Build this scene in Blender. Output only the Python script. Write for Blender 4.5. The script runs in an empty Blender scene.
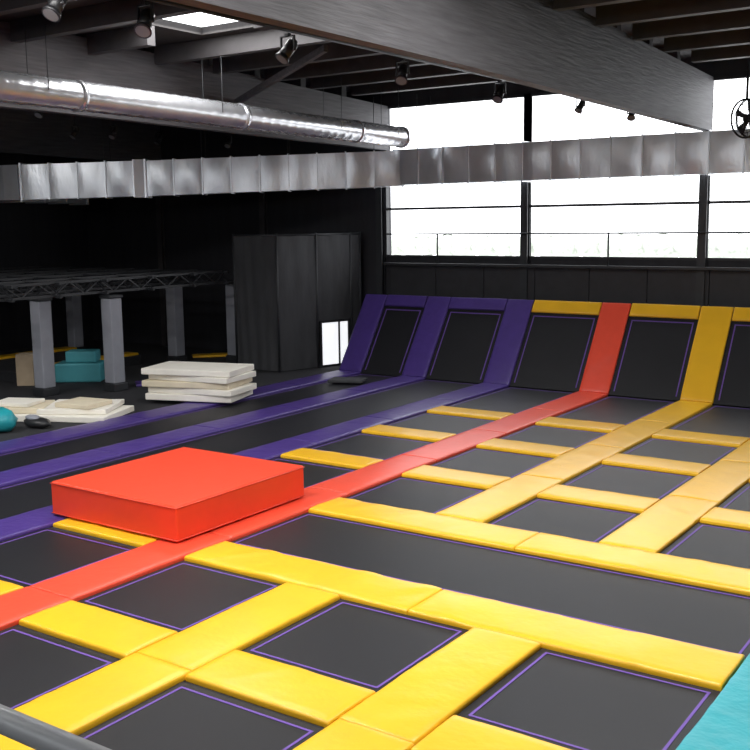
import bpy, math, random, bmesh
from mathutils import Vector, Matrix, noise
random.seed(7)
scene=bpy.context.scene
scene.view_settings.view_transform='Standard'
scene.view_settings.look='None'

# ------------------------------------------------------------ materials
def mat(name,col,rough=0.5,metal=0.0,var=0.0,vscale=4.0,bump=0.0,bscale=20.0,spec=0.5,stretch=(1,1,1),coat=0.0,emit=0.0,bump2=0.0,b2scale=3.0):
    m=bpy.data.materials.new(name); m.use_nodes=True
    nt=m.node_tree; b=nt.nodes['Principled BSDF']
    b.inputs['Base Color'].default_value=(*col,1); b.inputs['Roughness'].default_value=rough
    b.inputs['Metallic'].default_value=metal; b.inputs['Specular IOR Level'].default_value=spec
    b.inputs['Coat Weight'].default_value=coat
    if emit>0:
        b.inputs['Emission Color'].default_value=(*col,1); b.inputs['Emission Strength'].default_value=emit
    tc=nt.nodes.new('ShaderNodeTexCoord'); mp=nt.nodes.new('ShaderNodeMapping'); mp.inputs['Scale'].default_value=stretch
    nt.links.new(tc.outputs['Object'],mp.inputs['Vector'])
    if var>0:
        n=nt.nodes.new('ShaderNodeTexNoise'); n.inputs['Scale'].default_value=vscale; n.inputs['Detail'].default_value=5
        nt.links.new(mp.outputs[0],n.inputs['Vector'])
        r=nt.nodes.new('ShaderNodeMapRange'); r.inputs[1].default_value=.25; r.inputs[2].default_value=.75
        r.inputs[3].default_value=1-var; r.inputs[4].default_value=1+var
        nt.links.new(n.outputs['Fac'],r.inputs[0])
        mx=nt.nodes.new('ShaderNodeVectorMath'); mx.operation='SCALE'; mx.inputs[0].default_value=col
        nt.links.new(r.outputs[0],mx.inputs['Scale']); nt.links.new(mx.outputs[0],b.inputs['Base Color'])
    last=None
    for st,sc in ((bump,bscale),(bump2,b2scale)):
        if st>0:
            n=nt.nodes.new('ShaderNodeTexNoise'); n.inputs['Scale'].default_value=sc; n.inputs['Detail'].default_value=3
            nt.links.new(mp.outputs[0],n.inputs['Vector'])
            bp=nt.nodes.new('ShaderNodeBump'); bp.inputs['Strength'].default_value=st; bp.inputs['Distance'].default_value=.05
            nt.links.new(n.outputs['Fac'],bp.inputs['Height'])
            if last: nt.links.new(last.outputs[0],bp.inputs['Normal'])
            last=bp
    if last: nt.links.new(last.outputs[0],b.inputs['Normal'])
    return m
YEL=mat('yellow_vinyl',(0.84,0.465,0.018),.33,var=.05,vscale=2,bump=.07,bscale=8,bump2=.16,b2scale=2.2,spec=.42)
RED=mat('red_vinyl',(0.80,0.075,0.035),.36,var=.04,bump=.10,bscale=6)
REDB=mat('red_box_vinyl',(0.80,0.060,0.022),.42,var=.03,bump=.06,bscale=4,spec=.4)
PUR=mat('purple_vinyl',(0.065,0.035,0.205),.36,var=.08,bump=.2,bscale=8)
PURL=mat('purple_webbing',(0.13,0.06,0.32),.6)
TEAL=mat('teal_vinyl',(0.02,0.33,0.38),.4,var=.06,bump=.3,bscale=7)
TEALB=mat('teal_block_vinyl',(0.09,0.42,0.48),.5,var=.05)
BED=mat('jump_bed_mesh',(0.0095,0.0095,0.012),.47,var=.12,vscale=1.2,bump=.10,bscale=250,spec=.34)
CARP=mat('dark_carpet',(0.020,0.020,0.024),.9,var=.2,vscale=8)
BLK=mat('black_wall_paint',(0.020,0.020,0.025),.7,var=.25,vscale=1.5,stretch=(3,3,.3))
ROOF=mat('roof_deck',(0.028,0.025,0.025),.8,var=.35,vscale=3,stretch=(6,.3,1))
BEAM=mat('glulam_grey',(0.078,0.074,0.080),.65,var=.32,vscale=9,bump=.3,bscale=12,stretch=(1,.15,2))
PURLIN=mat('purlin_dark',(0.048,0.044,0.046),.6,var=.2)
STEEL=mat('dark_steel',(0.03,0.032,0.036),.5,metal=.2,var=.1)
TRUSS=mat('truss_black',(0.02,0.021,0.024),.5,var=.1)
GALV=mat('galvanised_sheet',(0.80,0.83,0.87),.30,metal=.5,var=.12,vscale=1.6,bump=.16,bscale=3,stretch=(1.3,1.3,.6),bump2=.10,b2scale=11)
SPIR=mat('spiral_duct_metal',(0.68,0.69,0.72),.26,metal=.7,var=.12,vscale=3,bump=.1,bscale=5)
GREY=mat('grey_column_pad',(0.30,0.31,0.35),.55,var=.06)
NET=mat('black_net_fabric',(0.040,0.041,0.045),.75,var=.2,vscale=2,bump=.25,bscale=3,stretch=(2,2,.6))
FOAM=mat('cream_foam',(0.90,0.86,0.77),.85,var=.04,bump=.1,bscale=60)
FOAMY=mat('beige_foam',(0.76,0.67,0.50),.85,var=.05)
FRAME=mat('window_frame_dark',(0.02,0.02,0.024),.5)
RAIL=mat('handrail_grey',(0.30,0.31,0.32),.45,metal=.2,var=.1)
HEDGE=mat('hedge_leaves',(0.42,0.45,0.39),.9,var=.3,vscale=6,bump=.6,bscale=9)
PAVE=mat('outside_concrete',(0.85,0.85,0.85),.9,var=.03)
GLOW=mat('daylight_glazing',(0.9,0.92,0.95),.5,emit=.9)  # emission stands in for the lit area behind the doorway
BODY=mat('lamp_body_black',(0.02,0.02,0.022),.4,var=.1)
LENS=mat('lamp_lens',(0.25,0.26,0.28),.15)
BEIGE=mat('beige_cardboard',(0.45,0.35,0.24),.8,var=.1)
GAP_WHITE=mat('white_duct_collar',(0.9,0.91,0.93),.4,var=.03)  # white colour stands in for a bright gap in the duct

# ------------------------------------------------------------ mesh builder
class MB:
    def __init__(s): s.v=[];s.f=[];s.m=[];s.sm=[]
    def face(s,idx,mi=0,smooth=False): s.f.append(idx);s.m.append(mi);s.sm.append(smooth)
    def quad(s,pts,mi=0):
        n=len(s.v); s.v+= [Vector(p) for p in pts]; s.face(list(range(n,n+len(pts))),mi)
    def box(s,c,size,mi=0,rot=None):
        c=Vector(c);n=len(s.v);hx,hy,hz=[a/2 for a in size]
        R=rot or Matrix.Identity(3)
        for z in(-hz,hz):
            for x,y in((-hx,-hy),(hx,-hy),(hx,hy),(-hx,hy)): s.v.append(c+R@Vector((x,y,z)))
        for q in((3,2,1,0),(4,5,6,7),(0,1,5,4),(1,2,6,5),(2,3,7,6),(3,0,4,7)): s.face([n+i for i in q],mi)
    def box2(s,a,b,mi=0):
        s.box([(a[i]+b[i])/2 for i in range(3)],[abs(b[i]-a[i]) for i in range(3)],mi)
    def beam(s,p0,p1,w,h,mi=0,up=(0,0,1)):
        p0=Vector(p0);p1=Vector(p1);d=(p1-p0);L=d.length;d.normalize();u=Vector(up)
        if abs(d.dot(u))>.98:u=Vector((1,0,0))
        sd=d.cross(u).normalized();u=sd.cross(d)
        s.box((p0+p1)/2,(L,w,h),mi,Matrix((d,-sd,u)).transposed())
    def cyl(s,p0,p1,r,seg=12,mi=0,r2=None,caps=True):
        p0=Vector(p0);p1=Vector(p1);d=(p1-p0).normalized();a=d.orthogonal().normalized();b=d.cross(a);n=len(s.v)
        r2=r if r2 is None else r2
        for p,rr in((p0,r),(p1,r2)):
            for i in range(seg):
                t=2*math.pi*i/seg; s.v.append(p+(a*math.cos(t)+b*math.sin(t))*rr)
        for i in range(seg):
            j=(i+1)%seg; s.face([n+i,n+j,n+seg+j,n+seg+i],mi,True)
        if caps:
            s.face([n+i for i in range(seg)][::-1],mi); s.face([n+seg+i for i in range(seg)],mi)
    def ring(s,c,ax,r,rt,mi=0,seg=28,ts=8):
        c=Vector(c);d=Vector(ax).normalized();a=d.orthogonal().normalized();b=d.cross(a);n=len(s.v)
        for i in range(seg):
            t=2*math.pi*i/seg;o=a*math.cos(t)+b*math.sin(t)
            for k in range(ts):
                q=2*math.pi*k/ts; s.v.append(c+o*(r+rt*math.cos(q))+d*rt*math.sin(q))
        for i in range(seg):
            for k in range(ts):
                s.face([n+i*ts+k,n+((i+1)%seg)*ts+k,n+((i+1)%seg)*ts+(k+1)%ts,n+i*ts+(k+1)%ts],mi,True)
    def pad(s,p0,p1,w,t=.062,up=(0,0,1),mi=0,amp=.004,seam=2.42):
        """upholstered strip: lightly crowned cross-section, soft creases, split in segments with seams"""
        p0=Vector(p0);p1=Vector(p1);d=p1-p0;L=d.length;d.normalize();u=Vector(up).normalized();sd=d.cross(u).normalized()
        ns=max(1,round(L/seam)); sl=L/ns
        h=w/2
        prof=[(-h,0),(-h-.003,.5*t),(-h+.004,.88*t),(-h+.022,t)]+[(-h+.022+(w-.044)*k/8,t*(1+.08*math.sin(math.pi*k/8))) for k in range(1,8)]+[(h-.022,t),(h-.004,.88*t),(h+.003,.5*t),(h,0)]
        for k in range(ns):
            a=k*sl+.003;b=(k+1)*sl-.003
            m=max(3,int((b-a)/.06)); st=[a,a+.008,a+.022]+[a+.022+(b-a-.044)*i/m for i in range(1,m)]+[b-.022,b-.008,b]
            n=len(s.v);P=len(prof); sk=random.choice((-1,1))
            for si,q in enumerate(st):
                e=min(si,len(st)-1-si); zs={0:.7,1:.93}.get(e,1.0)
                for (x,z) in prof:
                    base=p0+d*q+sd*x
                    dg=q*7+sk*x*5
                    cr=max(0,noise.noise(Vector((dg*.55,(q-sk*x)*.7,k*2.1+p0.x+p0.y)))-.08)
                    w1=noise.noise(Vector((base.x*1.6,base.y*1.6,base.z*3+5)))*amp + cr*amp*2.4
                    ww=noise.noise(Vector((q*.7,k*3.3+p0.x,p0.y)))*.010
                    s.v.append(base+sd*ww*(1 if abs(x)>h-.06 else 0)+u*((z*zs+(w1 if z>.6*t else 0)) if z>0 else 0))
            for i in range(len(st)-1):
                for j in range(P-1):
                    s.face([n+i*P+j,n+(i+1)*P+j,n+(i+1)*P+j+1,n+i*P+j+1][::-1],mi,True)
            s.face([n+j for j in range(P)],mi); o=n+(len(st)-1)*P; s.face([o+j for j in range(P)][::-1],mi)
    def make(s,name,mats,bevel=0,parent=None,segs=2):
        me=bpy.data.meshes.new(name); me.from_pydata([tuple(v) for v in s.v],[],s.f)
        for m in (mats if isinstance(mats,(list,tuple)) else [mats]): me.materials.append(m)
        me.polygons.foreach_set('material_index',s.m); me.polygons.foreach_set('use_smooth',s.sm); me.update()
        o=bpy.data.objects.new(name,me); scene.collection.objects.link(o)
        bm=bmesh.new();bm.from_mesh(me);bmesh.ops.recalc_face_normals(bm,faces=bm.faces);bm.to_mesh(me);bm.free()
        if bevel:
            b=o.modifiers.new('bev','BEVEL');b.width=bevel;b.segments=segs;b.limit_method='ANGLE'
        if parent:o.parent=parent
        return o

# ------------------------------------------------------------ layout constants (metres)
W=.37
X0,X1,X2,X3,X4,X5,X6=-7.03,-4.98,-2.56,0,2.4,4.8,7.27
CY,CZ,CA,CB,CC,CD,CE,BASE=-4.85,-2.42,0.0,2.46,4.86,7.33,9.76,13.35
CX=-7.2
YT,ZT=14.72,2.0

# ------------------------------------------------------------ room shell
def shell(name,a,b,m):
    q=MB();q.box2(a,b);return q.make(name,m)
shell('floor',(-20,-13,-.2),(13,15.6,0),CARP)
shell('wall_left',(-20.3,-13,-.2),(-20,15.9,8),BLK)
shell('wall_right',(13,-13,-.2),(13.3,15.9,8),BLK)
q=MB()
q.box2((-20,-13.3,-.2),(13,-13,5.2)); q.box2((-20,-13.3,7.2),(13,-13,8)); q.box2((-20,-13.3,5.2),(-8,-13,7.2)); q.box2((12,-13.3,5.2),(13,-13,7.2))
q.make('wall_front',BLK)
WB=3.06; WTOP=7.25; WX0=-7.25; WX1=10.8
q=MB()
q.box2((-20,15.5,-.2),(WX0,15.8,8)); q.box2((WX0,15.5,-.2),(WX1,15.8,WB)); q.box2((WX0,15.5,WTOP),(WX1,15.8,8)); q.box2((WX1,15.5,-.2),(13,15.8,8))
q.make('wall_back',BLK)
sky=[(-4.1,5.1,2.6,2.5),(-1,-2,3,1.6),(5.2,-2,3,1.6),(5.2,2.6,3,1.6),(-9.5,-1,3,1.6),(-1,-8,3,1.6)]  # first skylight is in view; the rest are added unseen for overhead light
xs=sorted(set([-20,13]+[s[0]-s[2]/2 for s in sky]+[s[0]+s[2]/2 for s in sky]))
ys=sorted(set([-13,15.8]+[s[1]-s[3]/2 for s in sky]+[s[1]+s[3]/2 for s in sky]))
q=MB()
for i in range(len(xs)-1):
    for j in range(len(ys)-1):
        cx=(xs[i]+xs[i+1])/2;cy=(ys[j]+ys[j+1])/2
        if any(abs(cx-s[0])<s[2]/2 and abs(cy-s[1])<s[3]/2 for s in sky): continue
        q.box2((xs[i],ys[j],7.75),(xs[i+1],ys[j+1],7.9))
q.make('ceiling',ROOF)

# roof structure
for bx in(-16.2,-7.2,1.8,10.8):
    q=MB();n=0
    w=.11
    pts=[(-13,6.25,7.75),(4,6.22,7.72),(15.45,6.05,7.25)]
    for k in range(2):
        (y0,b0,t0),(y1,b1,t1)=pts[k],pts[k+1];n=len(q.v)
        for x in(bx-w,bx+w):
            for yy,zz in((y0,b0),(y1,b1),(y1,t1),(y0,t0)): q.v.append(Vector((x,yy,zz)))
        for f in((0,1,2,3),(7,6,5,4),(0,4,5,1),(3,2,6,7)): q.face([n+i for i in f])
    q.quad([(bx-w,15.45,6.05),(bx+w,15.45,6.05),(bx+w,15.45,7.25),(bx-w,15.45,7.25)])
    q.make('roof_beam',BEAM)
q=MB();y=-12.5
while y<15.4:
    for xa,xb in((-20,-16.35),(-16.05,-7.35),(-7.05,1.65),(1.95,10.65),(10.95,13)):
        segs=[(xa,xb)]
        for s in sky:
            if abs(y-s[1])<s[3]/2+.1:
                ns=[]
                for a,b in segs:
                    l,r=s[0]-s[2]/2,s[0]+s[2]/2
                    if r<=a or l>=b: ns.append((a,b))
                    else:
                        if l-a>.1:ns.append((a,l))
                        if b-r>.1:ns.append((r,b))
                segs=ns
        for a,b in segs: q.box2((a,y-.10,7.38),(b,y+.10,7.74))
    y+=1.75
q.make('roof_purlins',PURLIN)
q=MB();q.beam((-7.05,9.1,6.8),(-3.0,7.2,7.36),.09,.13);q.make('roof_brace',BEAM)

# ------------------------------------------------------------ windows
edges=[-7.25,-2.8,1.8,6.3,10.8]
for i in range(4):
    a,b=edges[i],edges[i+1]; q=MB()
    for x in(a,b): q.box2((x-.09,15.42,WB),(x+.09,15.56,WTOP))
    q.box2((a+.09,15.44,WB),(b-.09,15.56,WB+.07)); q.box2((a+.09,15.44,WTOP-.07),(b-.09,15.56,WTOP))
    q.box2((a+.09,15.46,4.38),(b-.09,15.54,4.45)); q.box2((a+.09,15.46,5.72),(b-.09,15.54,5.78))
    q.make('window_%d'%(i+1),FRAME)
for i in range(5):  # unseen windows added behind the camera to brighten ducts and box
    a=-8+4*i;b=a+4;q=MB()
    for x in(a+.05,b-.05): q.box2((x-.05,-13.2,5.2),(x+.05,-13.05,7.2))
    for z in(5.25,7.15): q.box2((a+.1,-13.2,z-.05),(b-.1,-13.05,z+.05))
    q.make('window_%d'%(i+5),FRAME)
for x in(-7.35,-2.8,1.8,6.3,-11.7,-16.2):
    q=MB(); q.box2((x-.1,15.30,0),(x+.1,15.33,6.0)); q.box2((x-.1,15.45,0),(x+.1,15.48,6.0)); q.box2((x-.02,15.33,0),(x+.02,15.45,6.0))
    q.make('steel_column',STEEL if x>-10 else PURLIN)
q=MB(); q.cyl((-7.0,15.2,3.72),(10.6,15.2,3.72),.022,8)
for x in(-5.35,-.45,4.0,8.5): q.cyl((x,15.2,2.9),(x,15.2,3.72),.025,8)
q.box2((-7.1,15.1,2.86),(10.7,15.3,2.92))
q.make('window_guard_rail',STEEL)
q=MB();q.box2((-40,15.9,-.3),(40,60,-.1));q.make('ground_outside',PAVE)
q=MB()
for i in range(56):
    x=-26+i*.95+random.uniform(-.2,.2); r=random.uniform(.7,.95); n=len(q.v)
    for a in range(7):
        for b in range(12):
            th=math.pi*a/6;ph=2*math.pi*b/12;rr=r*(1+.25*noise.noise(Vector((x+a*.7,b*.9,1))))
            q.v.append(Vector((x+rr*math.sin(th)*math.cos(ph),30+rr*math.sin(th)*math.sin(ph),2.95+rr*.55*math.cos(th))))
    for a in range(6):
        for b in range(12): q.face([n+a*12+b,n+a*12+(b+1)%12,n+(a+1)*12+(b+1)%12,n+(a+1)*12+b],0,True)
    q.cyl((x,30,-.1),(x,30,2.6),.06,6)
q.make('hedge',HEDGE)

# ------------------------------------------------------------ trampolines
def bed(xa,xb,ya,yb,name='trampoline'):
    q=MB();z=.012
    q.box2((xa,ya,0.002),(xb,yb,z),0)
    m=.07;lw=.026;x0,x1,y0,y1=xa+m,xb-m,ya+m,yb-m;zz=z+.004
    q.box2((x0,y0,z),(x1,y0+lw,zz),1);q.box2((x0,y1-lw,z),(x1,y1,zz),1)
    q.box2((x0,y0+lw,z),(x0+lw,y1-lw,zz),1);q.box2((x1-lw,y0+lw,z),(x1,y1-lw,zz),1)
    return q.make(name,[BED,PURL])
g=.016
def cell(xl,xr,yl,yr): bed(xl+W+g,xr-W-g,yl+W+g,yr-W-g)
rows=[(CX,CY),(CY,CZ),(CZ,CA)]
for a,b in rows:
    for l,r in((X2,X3),(X3,X4),(X4,X5),(X5,X6)): cell(l,r,a,b)
cell(X3,X6,CA,CB); cell(X2,X3,CA,CB)
for a,b in((CB,CC),(CC,CD),(CD,CE)):
    for l,r in((X2,X3),(X3,X4),(X4,X5),(X5,X6)): cell(l,r,a,b)
for l,r in((X2,X3),(X3,X4),(X4,X5),(X5,X6)): bed(l+W+g,r-W-g,CE+W+g,BASE-.02)
for l,r in((X0,X1),(X1,X2)): bed(l+W+g,r-W-g,CX,BASE-.02,'long_trampoline')
def strip(name,m,p0,p1,w=2*W,**k):
    q=MB();q.pad(p0,p1,w,**k);return q.make(name,m)
z0=.002
for x in(X0,X1,X2): strip('purple_safety_pad',PUR,(x,CX,z0),(x,BASE-.03,z0),amp=.005)
strip('red_safety_pad',RED,(X3,CX,z0),(X3,BASE-.03,z0),amp=.004)
for x in(X4,X5):
    strip('yellow_safety_pad',YEL,(x,CX,z0),(x,CA-W-g,z0),amp=.005); strip('yellow_safety_pad',YEL,(x,CB+W+g,z0),(x,BASE-.03,z0))
strip('teal_safety_pad',TEAL,(X6,CX,z0),(X6,BASE-.03,z0),amp=.012)
for c in(CA,CB): strip('yellow_safety_pad',YEL,(X3+W+g,c,z0),(X6-W-g,c,z0),amp=.009,seam=3.6)
for c in(CY,CZ,CC,CD,CE):
    for l,r in((X3,X4),(X4,X5),(X5,X6)):
        strip('yellow_safety_pad',YEL,(l+W+g,c,z0),(r-W-g,c,z0),w=.68)
for c in(CY,CZ,CA,CC,CD,CE): strip('yellow_safety_pad',YEL,(X2+W+g,c,z0),(X3-W-g,c,z0),w=.62)

# ---- inclined wall trampolines
sl=Vector((0,YT-BASE,ZT)).normalized(); nrm=Vector((0,-sl.z,sl.y)); SL=math.hypot(YT-BASE,ZT)
cols=[(X0,PUR),(X1,PUR),(X2,PUR),(X3,RED),(X4,YEL),(X5,YEL),(X6,YEL)]
b0=Vector((0,BASE+.02,.03))
for x,m in cols:
    p=b0+Vector((x,0,0)); strip('inclined_'+{PUR:'purple',RED:'red',YEL:'yellow'}[m]+'_pad',m,p,p+sl*SL,up=nrm,w=2*W-.02)
for i in range(len(cols)-1):
    l,r=cols[i][0]+W,cols[i+1][0]-W; m=PUR if i<2 else YEL
    q=MB()
    def pt(x,s,h=0): return b0+Vector((x,0,0))+sl*s+nrm*h
    def sheet(xa,xb,sa,sb,h,th,mi):
        n=len(q.v)
        for hh in(h,h+th):
            for x,s in((xa,sa),(xb,sa),(xb,sb),(xa,sb)): q.v.append(pt(x,s,hh))
        for f in((3,2,1,0),(4,5,6,7),(0,1,5,4),(1,2,6,5),(2,3,7,6),(3,0,4,7)): q.face([n+j for j in f],mi)
    T=SL-.34
    sheet(l,r,.0,T,.0,.012,0); mm=.09;lw=.028
    sheet(l+mm,r-mm,T-mm-lw,T-mm,.012,.004,1);sheet(l+mm,l+mm+lw,.1,T-mm-lw,.012,.004,1);sheet(r-mm-lw,r-mm,.1,T-mm-lw,.012,.004,1)
    q.pad(pt(l+.01,SL-.17),pt(r-.01,SL-.17),.34,up=nrm,mi=2)
    for x in(l+.05,r-.05):
        q.beam((x,BASE+.25,.0),(x,YT+.1,ZT-.25),.06,.06,3,up=(1,0,0)); q.beam((x,YT+.12,0),(x,YT+.12,ZT-.2),.06,.06,3)
    q.make('wall_trampoline',[BED,PURL,m,STEEL])
q=MB()
for i in range(12):
    x=-7.0+i*1.5; q.box2((x+.01,15.36,1.2),(x+1.49,15.42,2.84))
q.make('wall_cladding_panels',mat('cladding_black',(0.02,0.02,0.024),.6,var=.2))

# ------------------------------------------------------------ red soft box
BX0,BX1,BY0,BY1=-2.45,-.0,-.10,2.50
q=MB()
q.box2((BX0,BY0,.085),(BX1,BY1,.56),0)
bx=q.make('red_foam_platform',REDB,bevel=.03,segs=4)
q=MB()
for z in(.112,.535):
    for a,b in(((BX0,BY0-.004),(BX1,BY0-.004)),((BX1+.004,BY0),(BX1+.004,BY1))): q.cyl((a[0],a[1],z),(b[0],b[1],z),.007,6)
pp=q.make('seam_piping',RED);pp.parent=bx

# ------------------------------------------------------------ net enclosure at left
q=MB()
c0=(-10.35,12.5);c1=(-8.8,12.5);c2=(-7.95,15.2);H=3.74
def wall_net(a,b,zb,zt,n=26):
    a=Vector((*a,0));b=Vector((*b,0));d=(b-a);nn=Vector((-d.y,d.x,0)).normalized();m=len(q.v)
    rowsz=8
    for i in range(n+1):
        for j in range(rowsz+1):
            z=zb+(zt-zb)*j/rowsz; o=.012*math.sin(i*1.1+.4*j)*(1-j/rowsz*.5)+.03*noise.noise(Vector((i*.3,j*.4,a.x)))
            q.v.append(a+d*(i/n)+nn*o+Vector((0,0,z)))
    for i in range(n):
        for j in range(rowsz): q.face([m+i*(rowsz+1)+j,m+(i+1)*(rowsz+1)+j,m+(i+1)*(rowsz+1)+j+1,m+i*(rowsz+1)+j+1],0,True)
wall_net(c0,c1,.02,H)
L=Vector((c2[0]-c1[0],c2[1]-c1[1]))
def on(t): return (c1[0]+L.x*t,c1[1]+L.y*t)
wall_net(c1,on(.46),.02,H,12); wall_net(on(.46),on(.88),1.32,H,12); wall_net(on(.88),c2,.02,H,6)
for c in(c0,c1,c2,on(.46),on(.88)): q.cyl((*c,0),(*c,H+.05),.035,10,1)
for a,b in((c0,c1),(c1,c2)): q.cyl((*a,H),(*b,H),.03,8,1)
q.make('safety_net_enclosure',[NET,STEEL])
q=MB()
a=Vector((*on(.50),0));b=Vector((*on(.84),0));d=b-a
for s,e in((.02,.62),(.68,.98)):
    p=a+d*s;r=a+d*e
    q.quad([(p.x,p.y,.06),(r.x,r.y,.06),(r.x,r.y,1.26),(p.x,p.y,1.26)],0)
for s in(0,.65,1): p=a+d*s; q.box((p.x,p.y,.66),(.05,.05,1.26),1)
for z in(.03,1.28): q.beam((a.x,a.y,z),(b.x,b.y,z),.05,.04,1)
q.make('door_1',[GLOW,STEEL])

# ------------------------------------------------------------ left play zone
cp=[(-11.34,6.70),(-10.44,8.10),(-12.85,12.6),(-16.2,6.0),(-11.4,13.6),(-17.4,12.6)]
for x,y in cp:
    q=MB(); q.box((x,y,1.25),(.36,.36,2.1),0); q.box((x,y,.1),(.44,.44,.2),1); q.box((x,y,2.34),(.42,.42,.08),1)
    q.make('padded_column',[GREY,STEEL],bevel=.025)
q=MB()
def truss(p0,p1):
    p0=Vector(p0);p1=Vector(p1);d=p1-p0;L=d.length;n=int(L/.45)
    for dz in(0,.30): q.beam(p0+Vector((0,0,dz)),p1+Vector((0,0,dz)),.06,.06)
    for i in range(n):
        a=p0+d*(i/n);b=p0+d*((i+1)/n); z1,z2=(0,.30) if i%2 else(.30,0)
        q.beam(a+Vector((0,0,z1)),b+Vector((0,0,z2)),.03,.03)
for y in(5.2,6.5,7.9,9.4,10.9,12.2): truss((-19,y,2.44),(-10.3,y,2.44))
for x in(-18.5,-17,-15.5,-14.2,-13,-11.6,-10.5): truss((x,5.1,2.46),(x,12.3,2.46))
q.make('lattice_canopy',TRUSS)
q=MB();q.box2((-16.8,7.6,.0),(-13.5,11.8,.28));q.make('raised_play_deck',CARP,bevel=.02)
strip('yellow_safety_pad',YEL,(-13.75,7.9,.285),(-13.75,11.7,.285),w=.5)
strip('yellow_safety_pad',YEL,(-16.5,7.9,.285),(-16.5,11.7,.285),w=.5)
strip('yellow_safety_pad',YEL,(-13.2,13.6,.02),(-12.0,14.9,.02),w=.5)
strip('purple_safety_pad',PUR,(-10.6,8.9,.01),(-9.2,10.6,.01),w=.6)
q=MB();R=Matrix.Rotation(math.radians(35),3,'Z')
q.box((-12.5,8.75,.25),(1.2,.7,.5),0,R);q.box((-12.45,8.8,.66),(.8,.55,.3),0,R);q.make('teal_foam_block',TEALB,bevel=.04)
q=MB();q.box((-13.15,7.55,.41),(.45,.42,.82),0,R);q.make('cardboard_box',BEIGE,bevel=.02)

# ------------------------------------------------------------ foam slab stacks
def slabs(name,cx,cy,zb,lst,ang):
    q=MB();z=zb
    for (dx,dy,l,w,t,da,mi) in lst:
        R=Matrix.Rotation(math.radians(ang+da),3,'Z'); q.box((cx+dx,cy+dy,z+t/2),(l,w,t),mi,R); z+=t+.006
    return q.make(name,[FOAM,FOAMY],bevel=.018)
slabs('foam_slab_stack',-7.5,8.05,.095,[(0,0,2.15,1.25,.15,4,0),(.08,.02,2.2,1.2,.14,-2,0),(-.05,0,2.2,1.3,.14,3,1),(.06,.05,2.15,1.25,.13,-5,0),(-.02,0,2.25,1.3,.14,2,0)],14)
slabs('foam_slab_stack',-8.35,5.35,.004,[(0,0,1.7,1.45,.13,0,0),(-.1,.05,1.5,1.3,.11,9,0),(.1,-.05,.9,.8,.10,-12,1)],22)
slabs('foam_slab_stack',-9.55,4.55,.004,[(0,0,1.3,1.15,.14,0,0),(.05,.1,1.2,1.0,.12,8,1),(.0,.05,.9,.7,.08,-8,0)],30)
def blob(q,c,r,mi=0,s=1.0):
    n=len(q.v)
    for a in range(9):
        for b in range(16):
            th=math.pi*a/8;ph=2*math.pi*b/16; v=Vector((math.sin(th)*math.cos(ph)*r[0],math.sin(th)*math.sin(ph)*r[1],math.cos(th)*r[2]))
            v*=1+.18*noise.noise(v*3/max(r)+Vector(c)); p=Vector(c)+v; p.z=max(p.z,.015); q.v.append(p)
    for a in range(8):
        for b in range(16): q.face([n+a*16+b,n+a*16+(b+1)%16,n+(a+1)*16+(b+1)%16,n+(a+1)*16+b],mi,True)
q=MB();blob(q,(-8.55,3.38,.22),(.40,.34,.26));q.make('teal_beanbag',TEAL)
q=MB();blob(q,(-8.20,4.05,.10),(.36,.20,.11),0);blob(q,(-8.30,4.02,.20),(.18,.12,.06),1);q.make('sports_bag',[BODY,GREY])
q=MB();q.box((-6.05,11.9,.08),(.9,.6,.07),0,Matrix.Rotation(math.radians(20),3,'Z'));q.make('folded_mat',NET,bevel=.02)

# ------------------------------------------------------------ ducts
def spiral(name,x,za,zb,ya,yb,r):
    q=MB();seg=32;N=int((yb-ya)/.06);n=len(q.v)
    zz=lambda y: za+(zb-za)*(y-ya)/(yb-ya)
    for i in range(N+1):
        y=ya+(yb-ya)*i/N
        for k in range(seg):
            t=2*math.pi*k/seg; ph=(y/.30-k/seg)%1.0
            rr=r+(.008 if ph<.18 else 0)
            q.v.append(Vector((x+rr*math.cos(t),y,zz(y)+rr*math.sin(t))))
    for i in range(N):
        for k in range(seg): q.face([n+i*seg+k,n+i*seg+(k+1)%seg,n+(i+1)*seg+(k+1)%seg,n+(i+1)*seg+k],0,True)
    for y in(ya,-1,3.2,7.4,11.5,yb):
        q.cyl((x,y-.05,zz(y)),(x,y+.05,zz(y)),r+.022,32,0)
    for y in(-3,2.4,6.6,10.6,13):
        for s in(-1,1): q.cyl((x+s*(r+.01),y,zz(y)),(x+s*(r+.01),y,7.36),.008,6,1)
    q.make(name,[SPIR,STEEL])
spiral('spiral_air_duct',-5.4,6.42,6.2,-8,13.5,.25)
q=MB()
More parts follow.
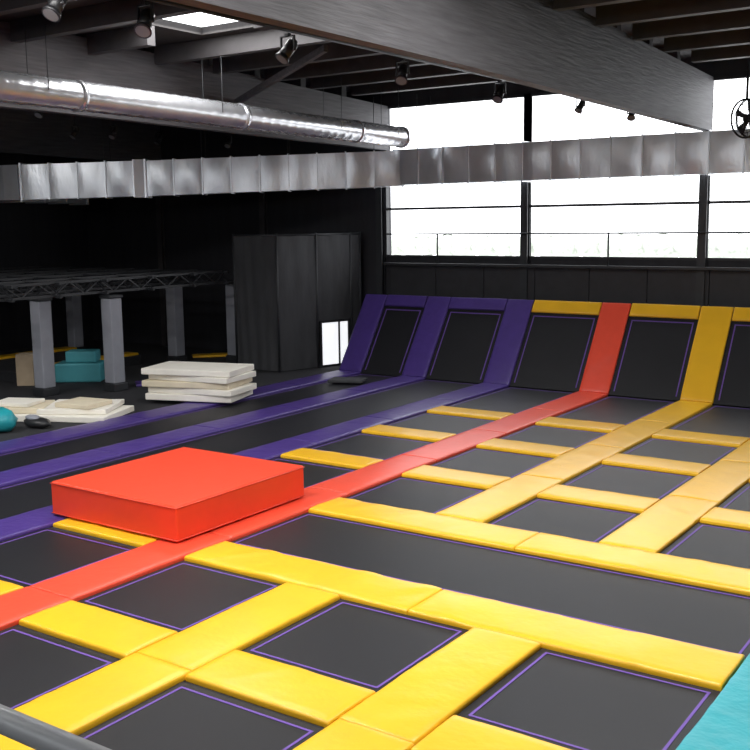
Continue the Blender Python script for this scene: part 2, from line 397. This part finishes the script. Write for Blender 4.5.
def duct(pa,pb,h=.93,w=.6,step=.78,hang=True):
    """foil-faced rectangular duct: softly bulging side sheets with standing ribs"""
    pa=Vector(pa);pb=Vector(pb);d=pb-pa;L=d.length;d.normalize();sd=d.cross(Vector((0,0,1))).normalized();n=max(1,round(L/step))
    R=Matrix((d,-sd,Vector((0,0,1)))).transposed()
    for i in range(n):
        a=pa+d*(L*i/n);l=L/n
        for s in(-1,1):
            m=len(q.v);NX,NZ=10,5; tl=random.uniform(-.045,.045);bu=random.uniform(.005,.045);tw=random.uniform(-.03,.03)
            for ix in range(NX+1):
                for iz in range(NZ+1):
                    fx=ix/NX;fz=iz/NZ;env=math.sin(math.pi*fx)
                    o=bu*env*math.sin(math.pi*fz)+tl*env*(fx-.5)*2+tw*env*(fz-.5)
                    q.v.append(a+d*(l*fx)+sd*s*(w/2+max(-.02,o))+Vector((0,0,-h/2+h*fz)))
            for ix in range(NX):
                for iz in range(NZ):
                    q.face([m+ix*(NZ+1)+iz,m+(ix+1)*(NZ+1)+iz,m+(ix+1)*(NZ+1)+iz+1,m+ix*(NZ+1)+iz+1],0,True)
        for z in(-h/2,h/2):
            q.quad([a+sd*w/2+Vector((0,0,z)),a+d*l+sd*w/2+Vector((0,0,z)),a+d*l-sd*w/2+Vector((0,0,z)),a-sd*w/2+Vector((0,0,z))])
        q.box(a,(.03,w+.08,h+.06),0,R)
    q.box(pb,(.05,w+.09,h+.09),0,R)
    if hang:
        for i in range(1,n,3):
            a=pa+d*(L*i/n)
            for s in(-1,1): q.cyl(a+sd*s*(w/2+.03)+Vector((0,0,h/2)),a+sd*s*(w/2+.03)+Vector((0,0,7.36-pa.z)),.01,6,1)
duct((-6.25,14.75,5.50),(9.8,14.75,5.50))
duct((-6.15,14.73,5.48),(-11.85,10.82,5.30))
q.beam((-11.82,10.84,5.30),(-12.12,10.63,5.30),.66,1.0,2)  # white block painted in for the bright gap between duct sections
duct((-12.1,10.64,5.30),(-14.6,8.93,5.24))
ctr=Vector((-14.6,8.93,5.24)); pts=[ctr]; ang=math.atan2(-1.71,-2.5)
for k in range(6):
    ang+=math.radians(-17); pts.append(pts[-1]+Vector((math.cos(ang),math.sin(ang),0))*.38)
for k in range(6): q.beam(pts[k],pts[k+1]+(pts[k+1]-pts[k]).normalized()*.08,.6,.93)
duct(pts[-1],pts[-1]+Vector((math.cos(ang),math.sin(ang),0))*4,step=1.3)
q.make('rectangular_air_duct',[GALV,STEEL,GAP_WHITE])

# ------------------------------------------------------------ lamps
def spot(x,y,z,top=7.36,s=1.0,name='stage_spotlight',yaw=0):
    q=MB(); q.cyl((x,y,top),(x,y,z+.30*s),.016,8)
    q.box((x,y,z+.31*s),(.10*s,.10*s,.06*s))
    for k in(-1,1): q.beam((x+k*.17*s,y,z+.29*s),(x+k*.17*s,y,z-.02*s),.03*s,.05*s,0,up=(0,1,0))
    q.box((x,y,z+.28*s),(.36*s,.05*s,.025*s))
    ax=Vector((.25*math.sin(yaw),-.55,-.75)).normalized();c=Vector((x,y,z))
    q.cyl(c-ax*.20*s,c+ax*.16*s,.12*s,16); q.cyl(c+ax*.16*s,c+ax*.24*s,.14*s,16,0,r2=.16*s); q.cyl(c-ax*.26*s,c-ax*.20*s,.08*s,12)
    q.cyl(c+ax*.241*s,c+ax*.245*s,.13*s,16,1)
    q.cyl((x-.2*s,y,z),(x+.2*s,y,z),.025*s,8)
    return q.make(name,[BODY,LENS])
for y in(.2,1.75,4.95,8.5,12.6): spot(-2.1,y,6.95,top=7.24,s=.82,yaw=y)
q=MB();q.cyl((-2.1,-6,7.28),(-2.1,14.5,7.28),.03,10)
for y in(-4,0,4,8,12): q.cyl((-2.1,y,7.28),(-2.1,y,7.38),.012,6)
q.make('lighting_bar',STEEL)
for x,y,z in((-13,9.4,6.5),(-12.3,10.1,6.5),(-13,12.4,6.5),(-10.5,12.6,6.3),(-.8,14.2,6.7),(.45,14.2,6.45),(-10,6,6.6)): spot(x,y,z,s=.62,yaw=x)
q=MB();c=Vector((3.02,14.05,6.15));ax=Vector((-.5,-.85,-.1)).normalized()
for r in(.40,.30,.20,.10): q.ring(c,ax,r,.022 if r==.40 else .008)
q.ring(c-ax*.15,ax,.40,.022); q.cyl(c-ax*.16,c-ax*.02,.09,14)
u=ax.orthogonal().normalized();v=ax.cross(u)
for k in range(5):
    t=2*math.pi*k/5; o=u*math.cos(t)+v*math.sin(t);p=ax.cross(o)
    q.quad([c-ax*.10+o*.07-p*.03,c-ax*.06+o*.36-p*.05,c-ax*.12+o*.36+p*.13,c-ax*.13+o*.07+p*.05])
for k in range(12):
    t=2*math.pi*k/12;o=u*math.cos(t)+v*math.sin(t); q.cyl(c+o*.08,c+o*.40,.006,5); q.cyl(c+o*.40,c+o*.40-ax*.15,.006,5)
q.cyl(c+Vector((0,.1,.4)),(c.x,c.y+.1,7.36),.03,8)
q.make('hanging_fan',BODY)

# ------------------------------------------------------------ viewing gallery rail (bottom left)
q=MB();q.cyl((2.5,-7.61,2.95),(12.5,-7.61,2.95),.03,20)
for x in(2.6,4.5,6.4,8.3,10.2,12.1): q.cyl((x,-7.61,1.95),(x,-7.61,2.95),.022,12)
for z in(2.2,2.45,2.7): q.cyl((2.5,-7.61,z),(12.5,-7.61,z),.008,8)
q.make('gallery_handrail',RAIL)
q=MB();q.box2((2.4,-12.9,1.80),(12.9,-7.5,1.95))
for x in(2.6,7.5,12.4): q.box2((x-.08,-7.7,0.0),(x+.08,-7.54,1.8))
q.make('viewing_gallery',STEEL)

# ------------------------------------------------------------ light
w=bpy.data.worlds.new('World');scene.world=w;w.use_nodes=True
bg=w.node_tree.nodes['Background'];bg.inputs[0].default_value=(.95,.97,1,1);bg.inputs[1].default_value=4.6
def area(name,loc,sx,sy,rot,power=0,portal=False,col=(1,1,1)):
    l=bpy.data.lights.new(name,'AREA');l.shape='RECTANGLE';l.size=sx;l.size_y=sy;l.energy=power;l.color=col
    o=bpy.data.objects.new(name,l);o.location=loc;o.rotation_euler=rot;scene.collection.objects.link(o)
    if portal:l.cycles.is_portal=True
    return o
area('window_portal',(1.775,15.62,5.15),18.0,4.2,(-math.pi/2,0,0),portal=True)
area('window_portal',(2,-13.1,6.2),20,2.0,(math.pi/2,0,0),portal=True)  # daylight through the added windows behind the camera
for i,s in enumerate(sky):  # all but the first are added lamps, out of view
    area('skylight_lamp',(s[0],s[1],7.8),s[2]*.98,s[3]*.98,(0,0,0),power=(180 if i==0 else 400),col=(1,.99,.97))

# ------------------------------------------------------------ camera
pi_,ya,ro=.1495,.6038,-.0133
F=Vector((-math.sin(ya)*math.cos(pi_),math.cos(ya)*math.cos(pi_),-math.sin(pi_)));R=Vector((math.cos(ya),math.sin(ya),0));U=R.cross(F)
R2=R*math.cos(ro)+U*math.sin(ro);U2=-R*math.sin(ro)+U*math.cos(ro)
M=Matrix((R2,U2,-F)).transposed().to_4x4();M.translation=Vector((9.1882,-8.9586,4.0916))
cd=bpy.data.cameras.new('camera');cd.sensor_width=36;cd.lens=1023.04/750*36
co=bpy.data.objects.new('camera',cd);co.matrix_world=M;scene.collection.objects.link(co);scene.camera=co
